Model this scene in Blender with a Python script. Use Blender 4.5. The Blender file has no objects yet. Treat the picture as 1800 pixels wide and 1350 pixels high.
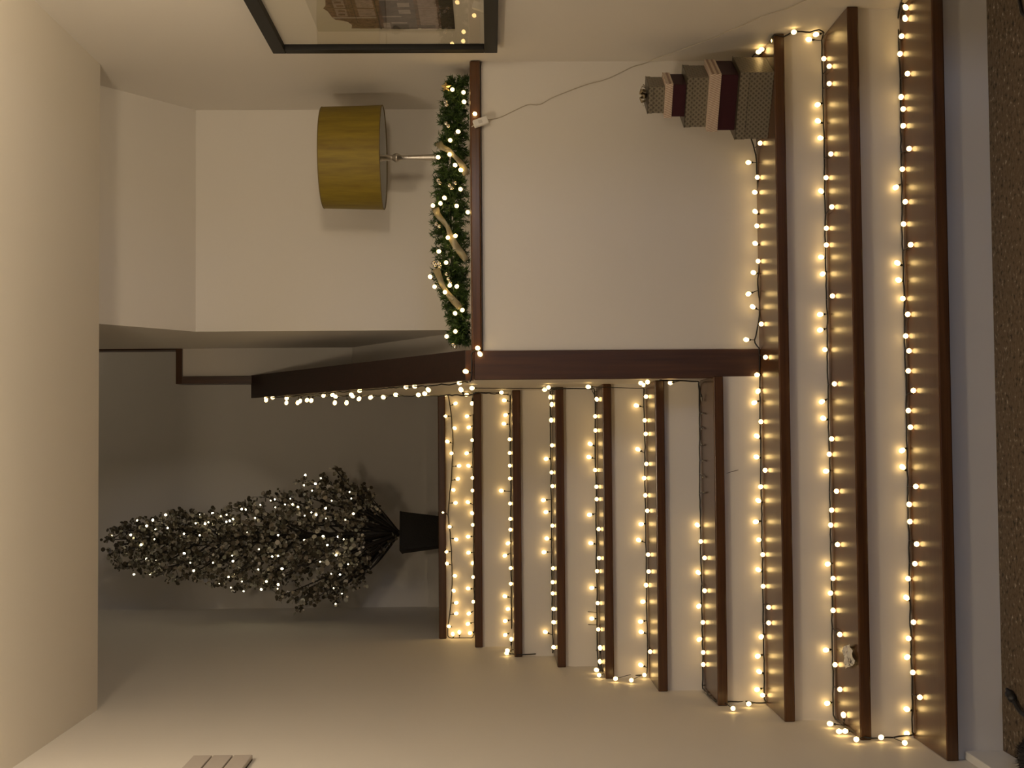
import bpy, bmesh, math, random
from mathutils import Vector, Matrix, Quaternion

random.seed(7)
sc = bpy.context.scene
col = sc.collection

# ---------------------------------------------------------------- camera
F_PX, YAW, PITCH, ROLL, ZC = 2450.0, 0.0415, -0.0163, -0.0074, 1.4575
FW = Vector((math.sin(YAW) * math.cos(PITCH), math.cos(YAW) * math.cos(PITCH), math.sin(PITCH)))
RT = Vector((math.cos(YAW), -math.sin(YAW), 0))
UP = RT.cross(FW)
RT, UP = RT * math.cos(ROLL) + UP * math.sin(ROLL), UP * math.cos(ROLL) - RT * math.sin(ROLL)
CAM = Vector((0, 0, ZC))
cam_data = bpy.data.cameras.new('camera')
cam_data.sensor_width = 36.0
cam_data.lens = 36.0 * F_PX / 1800.0
cam_data.clip_start = 0.05
cam = bpy.data.objects.new('camera', cam_data)
col.objects.link(cam)
# the phone was held sideways: the picture's right edge is the ground side
cx, cy, cz = -UP, RT, -FW
cam.matrix_world = Matrix(((cx.x, cy.x, cz.x, 0), (cx.y, cy.y, cz.y, 0), (cx.z, cy.z, cz.z, ZC), (0, 0, 0, 1)))
sc.camera = cam

def at(x, y, X=None, Y=None, Z=None):
    """where the sight line through photo pixel (x, y) meets the plane X=, Y= or Z="""
    d = FW + RT * ((675 - y) / F_PX) + UP * ((900 - x) / F_PX)
    if X is not None: t = (X - CAM.x) / d.x
    elif Y is not None: t = (Y - CAM.y) / d.y
    else: t = (Z - CAM.z) / d.z
    return CAM + d * t

# ---------------------------------------------------------------- world, lights, exposure
world = bpy.data.worlds.new('world'); sc.world = world
world.use_nodes = True
world.node_tree.nodes['Background'].inputs[0].default_value = (0.9, 0.8, 0.65, 1)
world.node_tree.nodes['Background'].inputs[1].default_value = 0.02
sc.view_settings.view_transform = 'Standard'
sc.view_settings.look = 'None'
sc.view_settings.gamma = 1.0
sc.view_settings.exposure = 0.0
sc.view_settings.use_curve_mapping = False
sc.cycles.use_denoising = True
sc.cycles.sample_clamp_indirect = 3.0
sc.cycles.max_bounces = 6
sc.cycles.diffuse_bounces = 4
sc.cycles.glossy_bounces = 3
sc.cycles.use_adaptive_sampling = True
sc.cycles.adaptive_threshold = 0.05

LAMP_POS = (-0.15, 2.90, 2.64)      # the room's pendant lamp
LAMP_W, LAMP_COL = 36.0, (1.0, 0.81, 0.57)
FILL_POS = (1.17, 2.78, 1.82)      # added fill lamp, unseen, where the right wall ends; lights left wall and ceiling
FILL_W = 38.0
LAMP3_W = 5.0                       # dim ceiling lamp of the upper floor, out of sight
SCREEN_W, SCREEN_COL = 24.0, (0.55, 0.68, 1.0)   # the television behind the camera
BULB_E = 6.5
BULB_COL = (1.0, 0.66, 0.24)

# ---------------------------------------------------------------- stair and room measures (metres)
R, G, Y1 = 0.170, 0.285, 3.9666
XL, XS, XN, XR, XB = -0.9135, 0.2218, 0.3200, 1.3408, 0.4493
YP, YC, ZCEIL, YB, YT, YF = 4.868, 4.8818, 2.8197, 5.565, 7.8165, 6.55
TH, OV = 0.035, 0.025
def nose(k): return Y1 + (k - 1) * G
def riser_y(k): return nose(k) + OV

# ---------------------------------------------------------------- helpers
def tag(o, label=None, cat=None, group=None, kind=None):
    if label: o['label'] = label
    if cat: o['category'] = cat
    if group: o['group'] = group
    if kind: o['kind'] = kind
    return o

def empty(name, loc=(0, 0, 0), rz=0.0):
    o = bpy.data.objects.new(name, None)
    o.empty_display_size = 0.05
    o.location = loc; o.rotation_euler = (0, 0, rz)
    col.objects.link(o)
    return o

class MB:
    def __init__(self): self.v = []; self.f = []; self.m = []
    def add(self, vs, fs, mi=0):
        n = len(self.v); self.v += [tuple(p) for p in vs]
        self.f += [tuple(i + n for i in f) for f in fs]; self.m += [mi] * len(fs)
    def box(self, a, b, mi=0):
        x0, y0, z0 = a; x1, y1, z1 = b
        self.add([(x0,y0,z0),(x1,y0,z0),(x1,y1,z0),(x0,y1,z0),(x0,y0,z1),(x1,y0,z1),(x1,y1,z1),(x0,y1,z1)],
                 [(0,3,2,1),(4,5,6,7),(0,1,5,4),(1,2,6,5),(2,3,7,6),(3,0,4,7)], mi)
    def prism_x(self, poly, x0, x1, mi=0):
        """poly of (y, z), counter-clockwise seen from +X"""
        n = len(poly)
        self.add([(x0, y, z) for y, z in poly] + [(x1, y, z) for y, z in poly],
                 [tuple(range(n - 1, -1, -1)), tuple(range(n, 2 * n))] +
                 [(i, (i + 1) % n, (i + 1) % n + n, i + n) for i in range(n)], mi)
    def lathe(self, prof, seg=32, c=(0, 0, 0), close=True, mi=0):
        vs = []; fs = []
        for r, z in prof:
            for s in range(seg):
                a = 2 * math.pi * s / seg
                vs.append((c[0] + r * math.cos(a), c[1] + r * math.sin(a), c[2] + z))
        for i in range(len(prof) - 1):
            for s in range(seg):
                t = (s + 1) % seg
                fs.append((i*seg+s, i*seg+t, (i+1)*seg+t, (i+1)*seg+s))
        if close:
            fs.append(tuple(range(seg - 1, -1, -1)))
            fs.append(tuple((len(prof)-1)*seg + s for s in range(seg)))
        self.add(vs, fs, mi)
    def tube(self, pts, rad, seg=6, mi=0, cap=True):
        pts = [Vector(p) for p in pts]
        n = len(pts)
        rads = rad if isinstance(rad, (list, tuple)) else [rad] * n
        vs = []; fs = []
        prev = None
        for i, p in enumerate(pts):
            d = (pts[min(i+1, n-1)] - pts[max(i-1, 0)])
            if d.length < 1e-9: d = Vector((0, 0, 1))
            d.normalize()
            if prev is None:
                u = d.orthogonal().normalized()
            else:
                u = (prev - d * prev.dot(d))
                u = u.normalized() if u.length > 1e-6 else d.orthogonal().normalized()
            prev = u
            w = d.cross(u)
            for s in range(seg):
                a = 2 * math.pi * s / seg
                vs.append(p + (u * math.cos(a) + w * math.sin(a)) * rads[i])
        for i in range(n - 1):
            for s in range(seg):
                t = (s + 1) % seg
                fs.append((i*seg+s, i*seg+t, (i+1)*seg+t, (i+1)*seg+s))
        if cap:
            fs.append(tuple(range(seg - 1, -1, -1)))
            fs.append(tuple((n-1)*seg + s for s in range(seg)))
        self.add(vs, fs, mi)
    def mesh(self, name, mats, smooth=False):
        me = bpy.data.meshes.new(name)
        me.from_pydata(self.v, [], self.f)
        for m in (mats if isinstance(mats, (list, tuple)) else [mats]): me.materials.append(m)
        for p, mi in zip(me.polygons, self.m): p.material_index = mi
        if smooth: me.polygons.foreach_set('use_smooth', [True] * len(me.polygons))
        me.update()
        return me
    def build(self, name, mats, parent=None, smooth=False, bevel=0.0, loc=None, rot=None):
        o = bpy.data.objects.new(name, self.mesh(name, mats, smooth))
        col.objects.link(o)
        if parent: o.parent = parent
        if loc: o.location = loc
        if rot: o.rotation_euler = rot
        if bevel:
            b = o.modifiers.new('bevel', 'BEVEL'); b.width = bevel; b.segments = 2; b.limit_method = 'ANGLE'
        return o

def boxo(name, a, b, mat, parent=None, bevel=0.0, kind=None):
    m = MB(); m.box(a, b)
    o = m.build(name, mat, parent, bevel=bevel)
    if kind: o['kind'] = kind
    return o

def smooth_path(pts, step=0.012):
    """Catmull-Rom through the points"""
    pts = [Vector(p) for p in pts]
    out = []
    for i in range(len(pts) - 1):
        p0, p1, p2, p3 = pts[max(i-1,0)], pts[i], pts[i+1], pts[min(i+2,len(pts)-1)]
        n = max(2, int((p2 - p1).length / step))
        for k in range(n):
            t = k / n
            out.append(0.5 * ((2*p1) + (p2-p0)*t + (2*p0-5*p1+4*p2-p3)*t*t + (3*p1-p0-3*p2+p3)*t**3))
    out.append(pts[-1])
    return out

# ---------------------------------------------------------------- materials
def nt(name):
    m = bpy.data.materials.new(name); m.use_nodes = True
    return m, m.node_tree.nodes, m.node_tree.links, m.node_tree.nodes['Principled BSDF']

def plain(name, c, rough=0.5, metal=0.0, spec=0.5, coat=0.0):
    m, n, l, b = nt(name)
    b.inputs['Base Color'].default_value = (*c, 1); b.inputs['Roughness'].default_value = rough
    b.inputs['Metallic'].default_value = metal; b.inputs['Specular IOR Level'].default_value = spec
    b.inputs['Coat Weight'].default_value = coat
    return m

def paint(name, c, rough=0.55, bump=0.04, scale=60, spec=0.3):
    m, n, l, b = nt(name)
    tc = n.new('ShaderNodeTexCoord')
    no = n.new('ShaderNodeTexNoise'); no.inputs['Scale'].default_value = scale; no.inputs['Detail'].default_value = 4
    big = n.new('ShaderNodeTexNoise'); big.inputs['Scale'].default_value = 1.3; big.inputs['Detail'].default_value = 3
    mx = n.new('ShaderNodeMixRGB'); mx.inputs[1].default_value = (*[v * 0.97 for v in c], 1); mx.inputs[2].default_value = (*[min(1, v * 1.03) for v in c], 1)
    bp = n.new('ShaderNodeBump'); bp.inputs['Strength'].default_value = bump; bp.inputs['Distance'].default_value = 0.01
    l.new(tc.outputs['Object'], no.inputs['Vector']); l.new(tc.outputs['Object'], big.inputs['Vector'])
    l.new(big.outputs['Fac'], mx.inputs[0]); l.new(mx.outputs[0], b.inputs['Base Color'])
    l.new(no.outputs['Fac'], bp.inputs['Height']); l.new(bp.outputs[0], b.inputs['Normal'])
    b.inputs['Roughness'].default_value = rough; b.inputs['Specular IOR Level'].default_value = spec
    return m

def wood(name, c1, c2, axis, rough=0.3, freq=55, along=2.0):
    m, n, l, b = nt(name)
    tc = n.new('ShaderNodeTexCoord'); mp = n.new('ShaderNodeMapping')
    s = [freq, freq, freq]; s['xyz'.index(axis)] = along
    mp.inputs['Scale'].default_value = s
    no = n.new('ShaderNodeTexNoise'); no.inputs['Scale'].default_value = 1.0; no.inputs['Detail'].default_value = 5; no.inputs['Roughness'].default_value = 0.6
    cr = n.new('ShaderNodeValToRGB')
    cr.color_ramp.elements[0].position = 0.3; cr.color_ramp.elements[0].color = (*c1, 1)
    cr.color_ramp.elements[1].position = 0.7; cr.color_ramp.elements[1].color = (*c2, 1)
    l.new(tc.outputs['Object'], mp.inputs['Vector']); l.new(mp.outputs[0], no.inputs['Vector'])
    l.new(no.outputs['Fac'], cr.inputs['Fac']); l.new(cr.outputs[0], b.inputs['Base Color'])
    bp = n.new('ShaderNodeBump'); bp.inputs['Strength'].default_value = 0.08; bp.inputs['Distance'].default_value = 0.003
    l.new(no.outputs['Fac'], bp.inputs['Height']); l.new(bp.outputs[0], b.inputs['Normal'])
    b.inputs['Roughness'].default_value = rough
    return m

def emit(name, c, s):
    m, n, l, b = nt(name)
    b.inputs['Base Color'].default_value = (*c, 1)
    b.inputs['Emission Color'].default_value = (*c, 1); b.inputs['Emission Strength'].default_value = s
    b.inputs['Roughness'].default_value = 0.3
    return m

WALL = paint('wall_paint', (0.74, 0.70, 0.64))
CEIL = paint('ceiling_paint', (0.80, 0.75, 0.66), scale=90)
RISER = paint('riser_gloss_paint', (0.76, 0.72, 0.66), rough=0.4, bump=0.02)
WOODX = wood('oiled_hardwood_tread', (0.052, 0.020, 0.006), (0.115, 0.048, 0.016), 'x', rough=0.27)
WOODZ = wood('oiled_hardwood_upright', (0.040, 0.015, 0.005), (0.085, 0.034, 0.012), 'z', rough=0.4)
WOODY = wood('oiled_hardwood_cap', (0.018, 0.007, 0.005), (0.032, 0.013, 0.008), 'y', rough=0.5)
BLACK = plain('black_cable_plastic', (0.012, 0.011, 0.010), 0.45)
WHITEP = plain('white_plastic', (0.78, 0.75, 0.70), 0.4)
FRAME = plain('black_frame_paint', (0.010, 0.009, 0.0075), 0.5, spec=0.25)
SILVER = plain('brushed_silver', (0.62, 0.58, 0.52), 0.28, metal=1.0)
BERRY = plain('silver_berry', (0.75, 0.72, 0.66), 0.18, metal=1.0)
BULB = emit('warm_white_bulb', BULB_COL, BULB_E)
TBULB = emit('tree_bulb', (1.0, 0.86, 0.52), 9.0)
DEAD = plain('unlit_bulb', (0.25, 0.23, 0.18), 0.2)

# speckled floor covering
def speckle():
    m, n, l, b = nt('speckled_carpet')
    tc = n.new('ShaderNodeTexCoord')
    no = n.new('ShaderNodeTexNoise'); no.inputs['Scale'].default_value = 65; no.inputs['Detail'].default_value = 3
    cr = n.new('ShaderNodeValToRGB')
    e = cr.color_ramp.elements
    e[0].position = 0.33; e[0].color = (0.022, 0.014, 0.008, 1)
    e[1].position = 0.74; e[1].color = (0.36, 0.32, 0.26, 1)
    a = e.new(0.42); a.color = (0.090, 0.062, 0.036, 1)
    a = e.new(0.62); a.color = (0.118, 0.085, 0.052, 1)
    l.new(tc.outputs['Object'], no.inputs['Vector']); l.new(no.outputs['Fac'], cr.inputs['Fac']); l.new(cr.outputs[0], b.inputs['Base Color'])
    bp = n.new('ShaderNodeBump'); bp.inputs['Strength'].default_value = 0.35; bp.inputs['Distance'].default_value = 0.01
    l.new(no.outputs['Fac'], bp.inputs['Height']); l.new(bp.outputs[0], b.inputs['Normal'])
    b.inputs['Roughness'].default_value = 0.9
    return m
CARPET = speckle()

# ================================================================ the setting
S = 'structure'
boxo('floor', (-3.4, -3.0, -0.12), (3.4, riser_y(1), 0.0), CARPET, kind=S)
boxo('ceiling', (-3.4, -3.0, ZCEIL), (3.4, YC, ZCEIL + 0.32), CEIL, kind=S)
boxo('ceiling_upper', (XL - 0.2, YC, 4.9), (XR + 0.2, YT + 0.2, 5.0), CEIL, kind=S)
boxo('wall_left', (XL - 0.2, 3.25, 0.0), (XL, YT + 0.2, 4.9), WALL, kind=S)
boxo('wall_right', (XR, 3.05, 0.0), (XR + 0.2, YT + 0.2, 4.9), WALL, kind=S)
boxo('wall_back', (XL, YT, 1.5), (XR, YT + 0.2, 4.9), WALL, kind=S)
boxo('wall_room_left', (-3.6, -3.0, 0.0), (-3.4, 3.45, ZCEIL), WALL, kind=S)
boxo('wall_room_right', (3.4, -3.0, 0.0), (3.6, 3.25, ZCEIL), WALL, kind=S)
boxo('wall_room_rear', (-3.6, -3.2, 0.0), (3.6, -3.0, ZCEIL), WALL, kind=S)
boxo('wall_return_left', (-3.4, 3.25, 0.0), (XL - 0.2, 3.45, ZCEIL), WALL, kind=S)
boxo('wall_return_right', (XR + 0.2, 3.05, 0.0), (3.4, 3.25, ZCEIL), WALL, kind=S)
# white half-height wall under the display ledge, and the recess behind it
boxo('wall_front', (XN - 0.01, YP, 0.47), (XR, YP + 0.10, 1.478), WALL, kind=S)
boxo('wall_recess_floor', (XN - 0.01, YP + 0.10, 1.40), (XR, YB, 1.505), WALL, kind=S)
boxo('wall_recess_back', (XB, YB, 1.35), (XR, YB + 0.10, 3.2), WALL, kind=S)
m = MB(); m.prism_x([(YC, 3.101), (YB, 2.627), (YB, 4.9), (YC, 4.9)], XB, XR)
m.build('wall_soffit', WALL)['kind'] = S            # underside of the flight above
boxo('wall_recess_side', (XB, YB + 0.10, 1.35), (XB + 0.12, YF, 4.9), WALL, kind=S)
boxo('wall_upper_landing', (0.300, YF, 1.6), (XB + 0.12, YF + 0.10, 2.905), WALL, kind=S)
m = MB(); m.prism_x([(YB, 1.35), (YF, 1.35), (YF, 2.100), (5.585, 1.513), (YB, 1.505)], XN - 0.005, XB)
m.build('wall_sloping_fill', WALL)['kind'] = S
# solid balustrade wall along the stair
bal = MB(); bal.prism_x([(YP + 0.008, 0.47), (YF, 1.30), (YF, 2.545), (YP + 0.008, 1.507)], XS, XN)
bal_o = bal.build('wall_balustrade', WALL); bal_o['kind'] = S
boxo('newel_board', (0.2165, 4.852, 0.512), (0.3185, YP + 0.007, 1.511), WOODZ, bal_o, bevel=0.003)
m = MB(); m.prism_x([(4.850, 1.511), (4.850, 1.541), (6.535, 2.572), (6.535, 2.545)][::-1], 0.2145, 0.3205)
m.build('cap_board', WOODY, bal_o, bevel=0.001)
boxo('cap_end', (0.2150, 4.8465, 1.5115), (0.3195, 4.850, 1.5395), WOODX, bal_o)
# ledge with rounded nose, and the trims round the opening of the upper landing
m = MB(); m.box((XN - 0.001, 4.846, 1.481), (XR, 5.02, 1.5185))
o = m.build('trim_1', WOODX, bevel=0.006); o['kind'] = S
boxo('trim_2', (0.283, YF - 0.02, 2.55), (0.3175, YF + 0.11, 2.893), WOODZ, kind=S)
boxo('trim_3', (0.283, YF - 0.02, 2.893), (0.4485, YF + 0.11, 2.922), WOODX, kind=S)
boxo('trim_4', (0.4425, YF - 0.012, 2.922), (0.4555, YF + 0.11, 4.9), WOODZ, kind=S)
boxo('baseboard_left', (XL, 3.25, 0.0), (XL + 0.024, riser_y(1) - 0.001, 0.112), paint('baseboard_paint', (0.76, 0.75, 0.73), 0.4, 0.01), bevel=0.003, kind=S)
boxo('baseboard_back', (XL, YT - 0.015, 1.70), (XR, YT, 1.812), WALL, kind=S)

# ================================================================ staircase
stair = tag(empty('staircase', (0.2, Y1, 0)), 'staircase of dark wooden treads and white risers climbing between white walls', 'staircase')
def sbox(name, a, b, mat, bevel=0.0, label=None):
    off = Vector((0.2, Y1, 0))
    m = MB(); m.box(Vector(a) - off, Vector(b) - off)
    o = m.build(name, mat, stair, bevel=bevel)
    if label: o['label'] = label
    return o
for k in range(1, 11):
    wide = k <= 3
    x1 = XR if wide else XS
    back = (riser_y(k + 1) + 0.004) if k < 10 else YT
    if k == 10:
        sbox('tread', (XL, nose(10), 1.7 - TH), (XS, nose(10) + 0.30, 1.7), WOODX, 0.004)
        sbox('landing', (XL, nose(10) + 0.30, 1.7 - TH), (XS, YT, 1.7), WOODX)
        sbox('landing', (XS, YF + 0.10, 1.7 - TH), (XR, YT, 1.7), WOODX)
    else:
        b2 = YP if k == 3 else back
        sbox('tread', (XL, nose(k), k * R - TH), (x1, b2, k * R), WOODX, 0.004)
    sbox('riser', (XL, riser_y(k), (k - 1) * R), (x1, riser_y(k) + 0.018, k * R - TH), RISER)
off = Vector((0.2, Y1, 0))
scuff = MB(); a, b = at(1277, 832, Y=riser_y(4) - 0.0008), at(1298, 826, Y=riser_y(4) - 0.0008)
scuff.tube([a - off, (a + b) / 2 - off + Vector((0, 0, 0.001)), b - off], [0.0006, 0.0014, 0.0009], 4)
scuff.build('scuff_mark', plain('scuff', (0.05, 0.035, 0.02), 0.8), stair)['label'] = 'small dark scuff on a white riser'

# ================================================================ the room lamp, an added fill lamp and the television behind the camera
def globe(r):
    m = MB(); m.lathe([(0.001, -r)] + [(r * math.cos(a), r * math.sin(a)) for a in [math.radians(-75 + 25 * i) for i in range(7)]] + [(0.001, r)], 16, close=False)
    return m
pl = tag(empty('pendant_lamp', LAMP_POS), 'round glass pendant lamp hanging close under the white ceiling', 'lamp')
up_ = ZCEIL - LAMP_POS[2]
m = MB(); m.lathe([(0.008, 0.095), (0.008, up_ - 0.02)], 12); m.build('rod', SILVER, pl)
m = MB(); m.lathe([(0.05, up_ - 0.02), (0.055, up_)], 24); m.build('ceiling_rose', WHITEP, pl)
globe(0.10).build('globe', emit('lamp_glass', LAMP_COL, LAMP_W / (math.pi * 4 * math.pi * 0.10 ** 2)), pl, smooth=True)
fl = tag(empty('fill_lamp', (FILL_POS[0], FILL_POS[1], 0.0)), 'fill lamp on a pole, added out of view to brighten the left wall and ceiling', 'lamp')
m = MB(); m.lathe([(0.14, 0.0), (0.14, 0.015), (0.02, 0.03)], 24); m.build('base', SILVER, fl)
m = MB(); m.lathe([(0.012, 0.03), (0.012, FILL_POS[2] - 0.15)], 12); m.build('pole', SILVER, fl)
m = MB(); m.lathe([(0.004, -0.150), (0.10, -0.140), (0.170, -0.080), (0.195, -0.034), (0.192, -0.031), (0.166, -0.076), (0.10, -0.135), (0.004, -0.145)], 32); m.build('bowl', WHITEP, fl, smooth=True, loc=(0, 0, FILL_POS[2]))  # bowl shaped to keep the added lamp's light off the panel and lowest riser
globe(0.12).build('globe', emit('fill_lamp_glass', LAMP_COL, FILL_W / (math.pi * 4 * math.pi * 0.12 ** 2)), fl, smooth=True, loc=(0, 0, FILL_POS[2]))
ul = tag(empty('ceiling_lamp', (0.95, 7.15, 4.9)), 'small ceiling lamp of the upper floor above the landing', 'lamp')
m = MB(); m.lathe([(0.09, 0.0), (0.09, -0.02), (0.075, -0.03)], 24); m.build('mount', WHITEP, ul)
globe(0.09).build('globe', emit('upper_lamp_glass', (1.0, 0.88, 0.70), LAMP3_W / (math.pi * 4 * math.pi * 0.09 ** 2)), ul, smooth=True, loc=(0, 0, -0.11))
tv = tag(empty('television', (2.35, -1.4, 0.62), math.radians(60)), 'flat television screen glowing bluish in the room', 'television')
TVG = emit('tv_screen', SCREEN_COL, SCREEN_W / (math.pi * 1.1 * 0.62))
m = MB(); m.box((-0.55, 0.0, 0.0), (0.55, 0.004, 0.62)); m.build('screen', TVG, tv)
m = MB(); m.box((-0.58, -0.05, -0.03), (0.58, -0.001, 0.65)); m.build('casing', BLACK, tv)
m = MB(); m.box((-0.25, -0.12, -0.62), (0.25, 0.10, -0.60)); m.box((-0.05, -0.05, -0.60), (0.05, -0.02, -0.03)); m.build('stand', BLACK, tv)

# ================================================================ fairy lights
def bulb_mesh(mat, r=0.0082):
    mb = MB()
    prof = [(0.0035, -0.006), (r * 0.8, -0.002), (r, 0.004), (r * 0.93, 0.008), (r * 0.62, 0.012), (0.0008, 0.0138)]
    mb.lathe(prof, 8)
    return mb.mesh('bulb', mat, smooth=True)
BM = bulb_mesh(BULB); BMD = bulb_mesh(DEAD, 0.004)
TBM = bulb_mesh(TBULB, 0.0078)

def dz(v): return v.to_track_quat('Z', 'Y').to_euler()

def nearest(path, p):
    return min(path, key=lambda q: (q - p).length_squared)

def light_string(name, label, cat, wires, bulbs, dead=(), group=None):
    """wires: list of 3D polylines; bulbs: list of 3D points, each on a short lead from the wire"""
    root = tag(empty(name, wires[0][0]), label, cat, group)
    o0 = Vector(wires[0][0])
    allp = []
    mb = MB()
    for w in wires:
        # the cable is two twisted strands: a gentle waviness shows
        sp = smooth_path(w, 0.02)
        sp = [p + Vector((random.uniform(-1, 1), random.uniform(-1, 1), random.uniform(-0.4, 1))) * 0.0016 for p in sp]
        allp += sp
        mb.tube([p - o0 for p in sp], 0.0026, 5)
    mb.build('cable', BLACK, root, smooth=True)
    for pos, is_dead in [(b, False) for b in bulbs] + [(b, True) for b in dead]:
        pos = Vector(pos)
        q = nearest(allp, pos)
        d = pos - q
        if d.length < 0.012:
            d = Vector((random.uniform(-.3, .3), -0.8, 0.6))
        d.normalize()
        o = bpy.data.objects.new('bulb', BMD if is_dead else BM)
        col.objects.link(o); o.parent = root
        o.location = pos - o0 - d * 0.003; o.rotation_euler = dz(d)
        h = MB()
        b0 = pos - d * 0.009
        ln = max(0.012, (pos - q).length)
        inv = Matrix.LocRotScale(o.location + o0, dz(d).to_quaternion(), None).inverted()
        pts = [inv @ (b0 + d * 0.002), inv @ (b0 - d * 0.008), inv @ (b0 - d * 0.0085), inv @ (q + (b0 - q) * 0.3 + Vector((0, 0, 0.002))), inv @ q]
        h.tube(pts, [0.0040, 0.0034, 0.0016, 0.0014, 0.0013], 6)
        h.build('bulb_holder', BLACK, o)
    return root

def Zm(x0, y0, s, pts): return [(x0 + a / s, y0 + b / s) for a, b in pts]
def on_step(k, pts, lift=0.009):
    """bulbs in front of the riser above tread k, or lying on tread k"""
    out = []
    for x, y in pts:
        p = at(x, y, Y=riser_y(k + 1) - 0.016)
        if p.z < k * R + lift:
            p = at(x, y, Z=k * R + lift)
            if p.y < nose(k) + 0.05 or p.y > riser_y(k + 1):      # near eye level the tread is seen edge-on
                p = at(x, y, Y=max(nose(k) + 0.05, riser_y(k + 1) - 0.07)); p.z = max(p.z, k * R + lift)
        out.append(p)
    return out
def on_x(X, pts): return [at(x, y, X=X) for x, y in pts]

# --- bulbs by tread, read off the photograph
T = {}
T[1] = Zm(1300,0,3.6,[(1050,45),(1047,115),(1025,230),(1015,342),(1062,467),(1022,615),(1035,690),(1035,797),(1072,942),(1030,1070),(990,1185),(1048,1278)]) \
 + Zm(1400,300,3.375,[(635,316),(677,440),(600,548),(607,649),(632,759),(660,853),(648,980),(667,1069),(663,1188),(693,1305)]) \
 + Zm(1400,690,3.373,[(663,107),(675,205),(628,343),(630,443),(707,557),(668,662),(672,766),(712,898),(702,1015),(663,1104),(653,1217)]) \
 + Zm(1400,1050,4.5,[(925,197),(888,325),(878,472),(920,593),(975,790),(875,885)])
T[2] = Zm(1300,0,3.6,[(533,372),(567,420),(567,530),(495,662),(497,766),(513,873),(577,975),(547,1125),(517,1210),(583,1310)]) \
 + Zm(1400,300,3.375,[(177,342),(177,440),(148,513),(157,612),(213,744),(142,853),(142,945),(170,1062),(225,1265)]) \
 + Zm(1400,690,3.373,[(152,54),(160,153),(208,274),(195,367),(177,466),(237,585),(208,698),(203,787),(243,901),(187,1017),(217,1102),(203,1189),(217,1291)]) \
 + Zm(1400,1050,4.5,[(342,293),(235,417),(305,533),(343,728),(245,838),(372,932)])
T[3] = Zm(1270,240,3.377,[(223,40),(155,154),(207,243),(193,331),(195,446),(205,531),(195,635),(212,740),(185,808),(155,934),(180,1011),(230,1113),(142,1206),(255,1310)]) \
 + Zm(1080,600,4.5,[(1130,265),(1137,393),(1108,485),(1158,635),(1128,750),(1125,915),(1192,1020),(1158,1150),(1140,1260)]) \
 + Zm(1080,900,3.375,[(840,58),(858,165),(880,252),(855,343),(882,440),(915,565),(915,658),(872,740),(852,855),(860,947),(848,1053),(880,1087)])
T[4] = Zm(1080,900,3.375,[(493,78),(512,175),(535,272),(498,360),(535,466),(502,558),(525,655),(505,755),(527,833),(527,905)])
T[5] = Zm(1080,600,4.5,[(250,437),(175,508),(240,625),(248,732),(187,855),(253,970),(237,1082),(245,1217),(260,1340)]) \
 + Zm(1080,900,3.375,[(160,72),(145,167),(200,253),(203,353),(188,435),(170,532),(157,650),(160,712),(212,828),(158,908)])
T[6] = Zm(740,600,4.5,[(1390,457),(1378,593),(1380,706),(1340,812),(1330,916),(1378,1020),(1388,1150),(1390,1248)]) \
 + Zm(740,900,4.5,[(1335,22),(1405,135),(1345,247),(1408,365),(1393,467),(1353,600),(1398,720),(1353,843),(1402,928),(1417,1076),(1417,1185)])
T[7] = Zm(740,600,4.5,[(1040,440),(1035,498),(1030,622),(1037,823),(992,930),(1033,1037),(1040,1145),(970,1256),(990,1350)]) \
 + Zm(740,900,4.5,[(1040,108),(997,210),(975,318),(1045,445),(1042,555),(1042,643),(1052,767),(1052,872),(985,950),(1052,1070)])
T[8] = Zm(740,600,4.5,[(660,467),(670,583),(658,652),(712,775),(710,883),(713,983),(710,1085),(637,1182),(715,1283)]) \
 + Zm(740,900,4.5,[(712,55),(715,140),(690,247),(665,345),(717,443),(717,567),(665,667),(690,767),(668,862),(668,972),(723,1007)])
T[9] = Zm(740,600,4.5,[(410,490),(365,592),(380,680),(412,782),(363,885),(377,985),(413,1080),(413,1180),(372,1273),(405,1360)]) \
 + Zm(740,900,4.5,[(413,102),(375,195),(377,322),(413,403),(418,515),(375,605),(418,710),(380,803),(373,885),(390,957)])
T10 = Zm(740,600,4.5,[(195,420),(272,492),(192,592),(265,686),(210,793),(243,886),(300,985),(290,1088),(255,1175),(272,1278),(178,1355)]) \
 + Zm(740,900,4.5,[(228,117),(277,217),(200,315),(205,408),(267,505),(258,622),(278,718),(278,803),(222,905),(252,967),(303,952)])

WL = XL + 0.014      # bulbs against the left wall
WS = XS - 0.014      # bulbs against the balustrade wall
WR = XR - 0.014      # bulbs against the right wall
def tread_wire(k, xa, xb, n=9, up=0.004):
    return [Vector((xa + (xb - xa) * i / (n - 1), riser_y(k + 1) - 0.009 - 0.003 * random.random(), k * R + up + 0.003 * random.random())) for i in range(n)]

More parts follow.
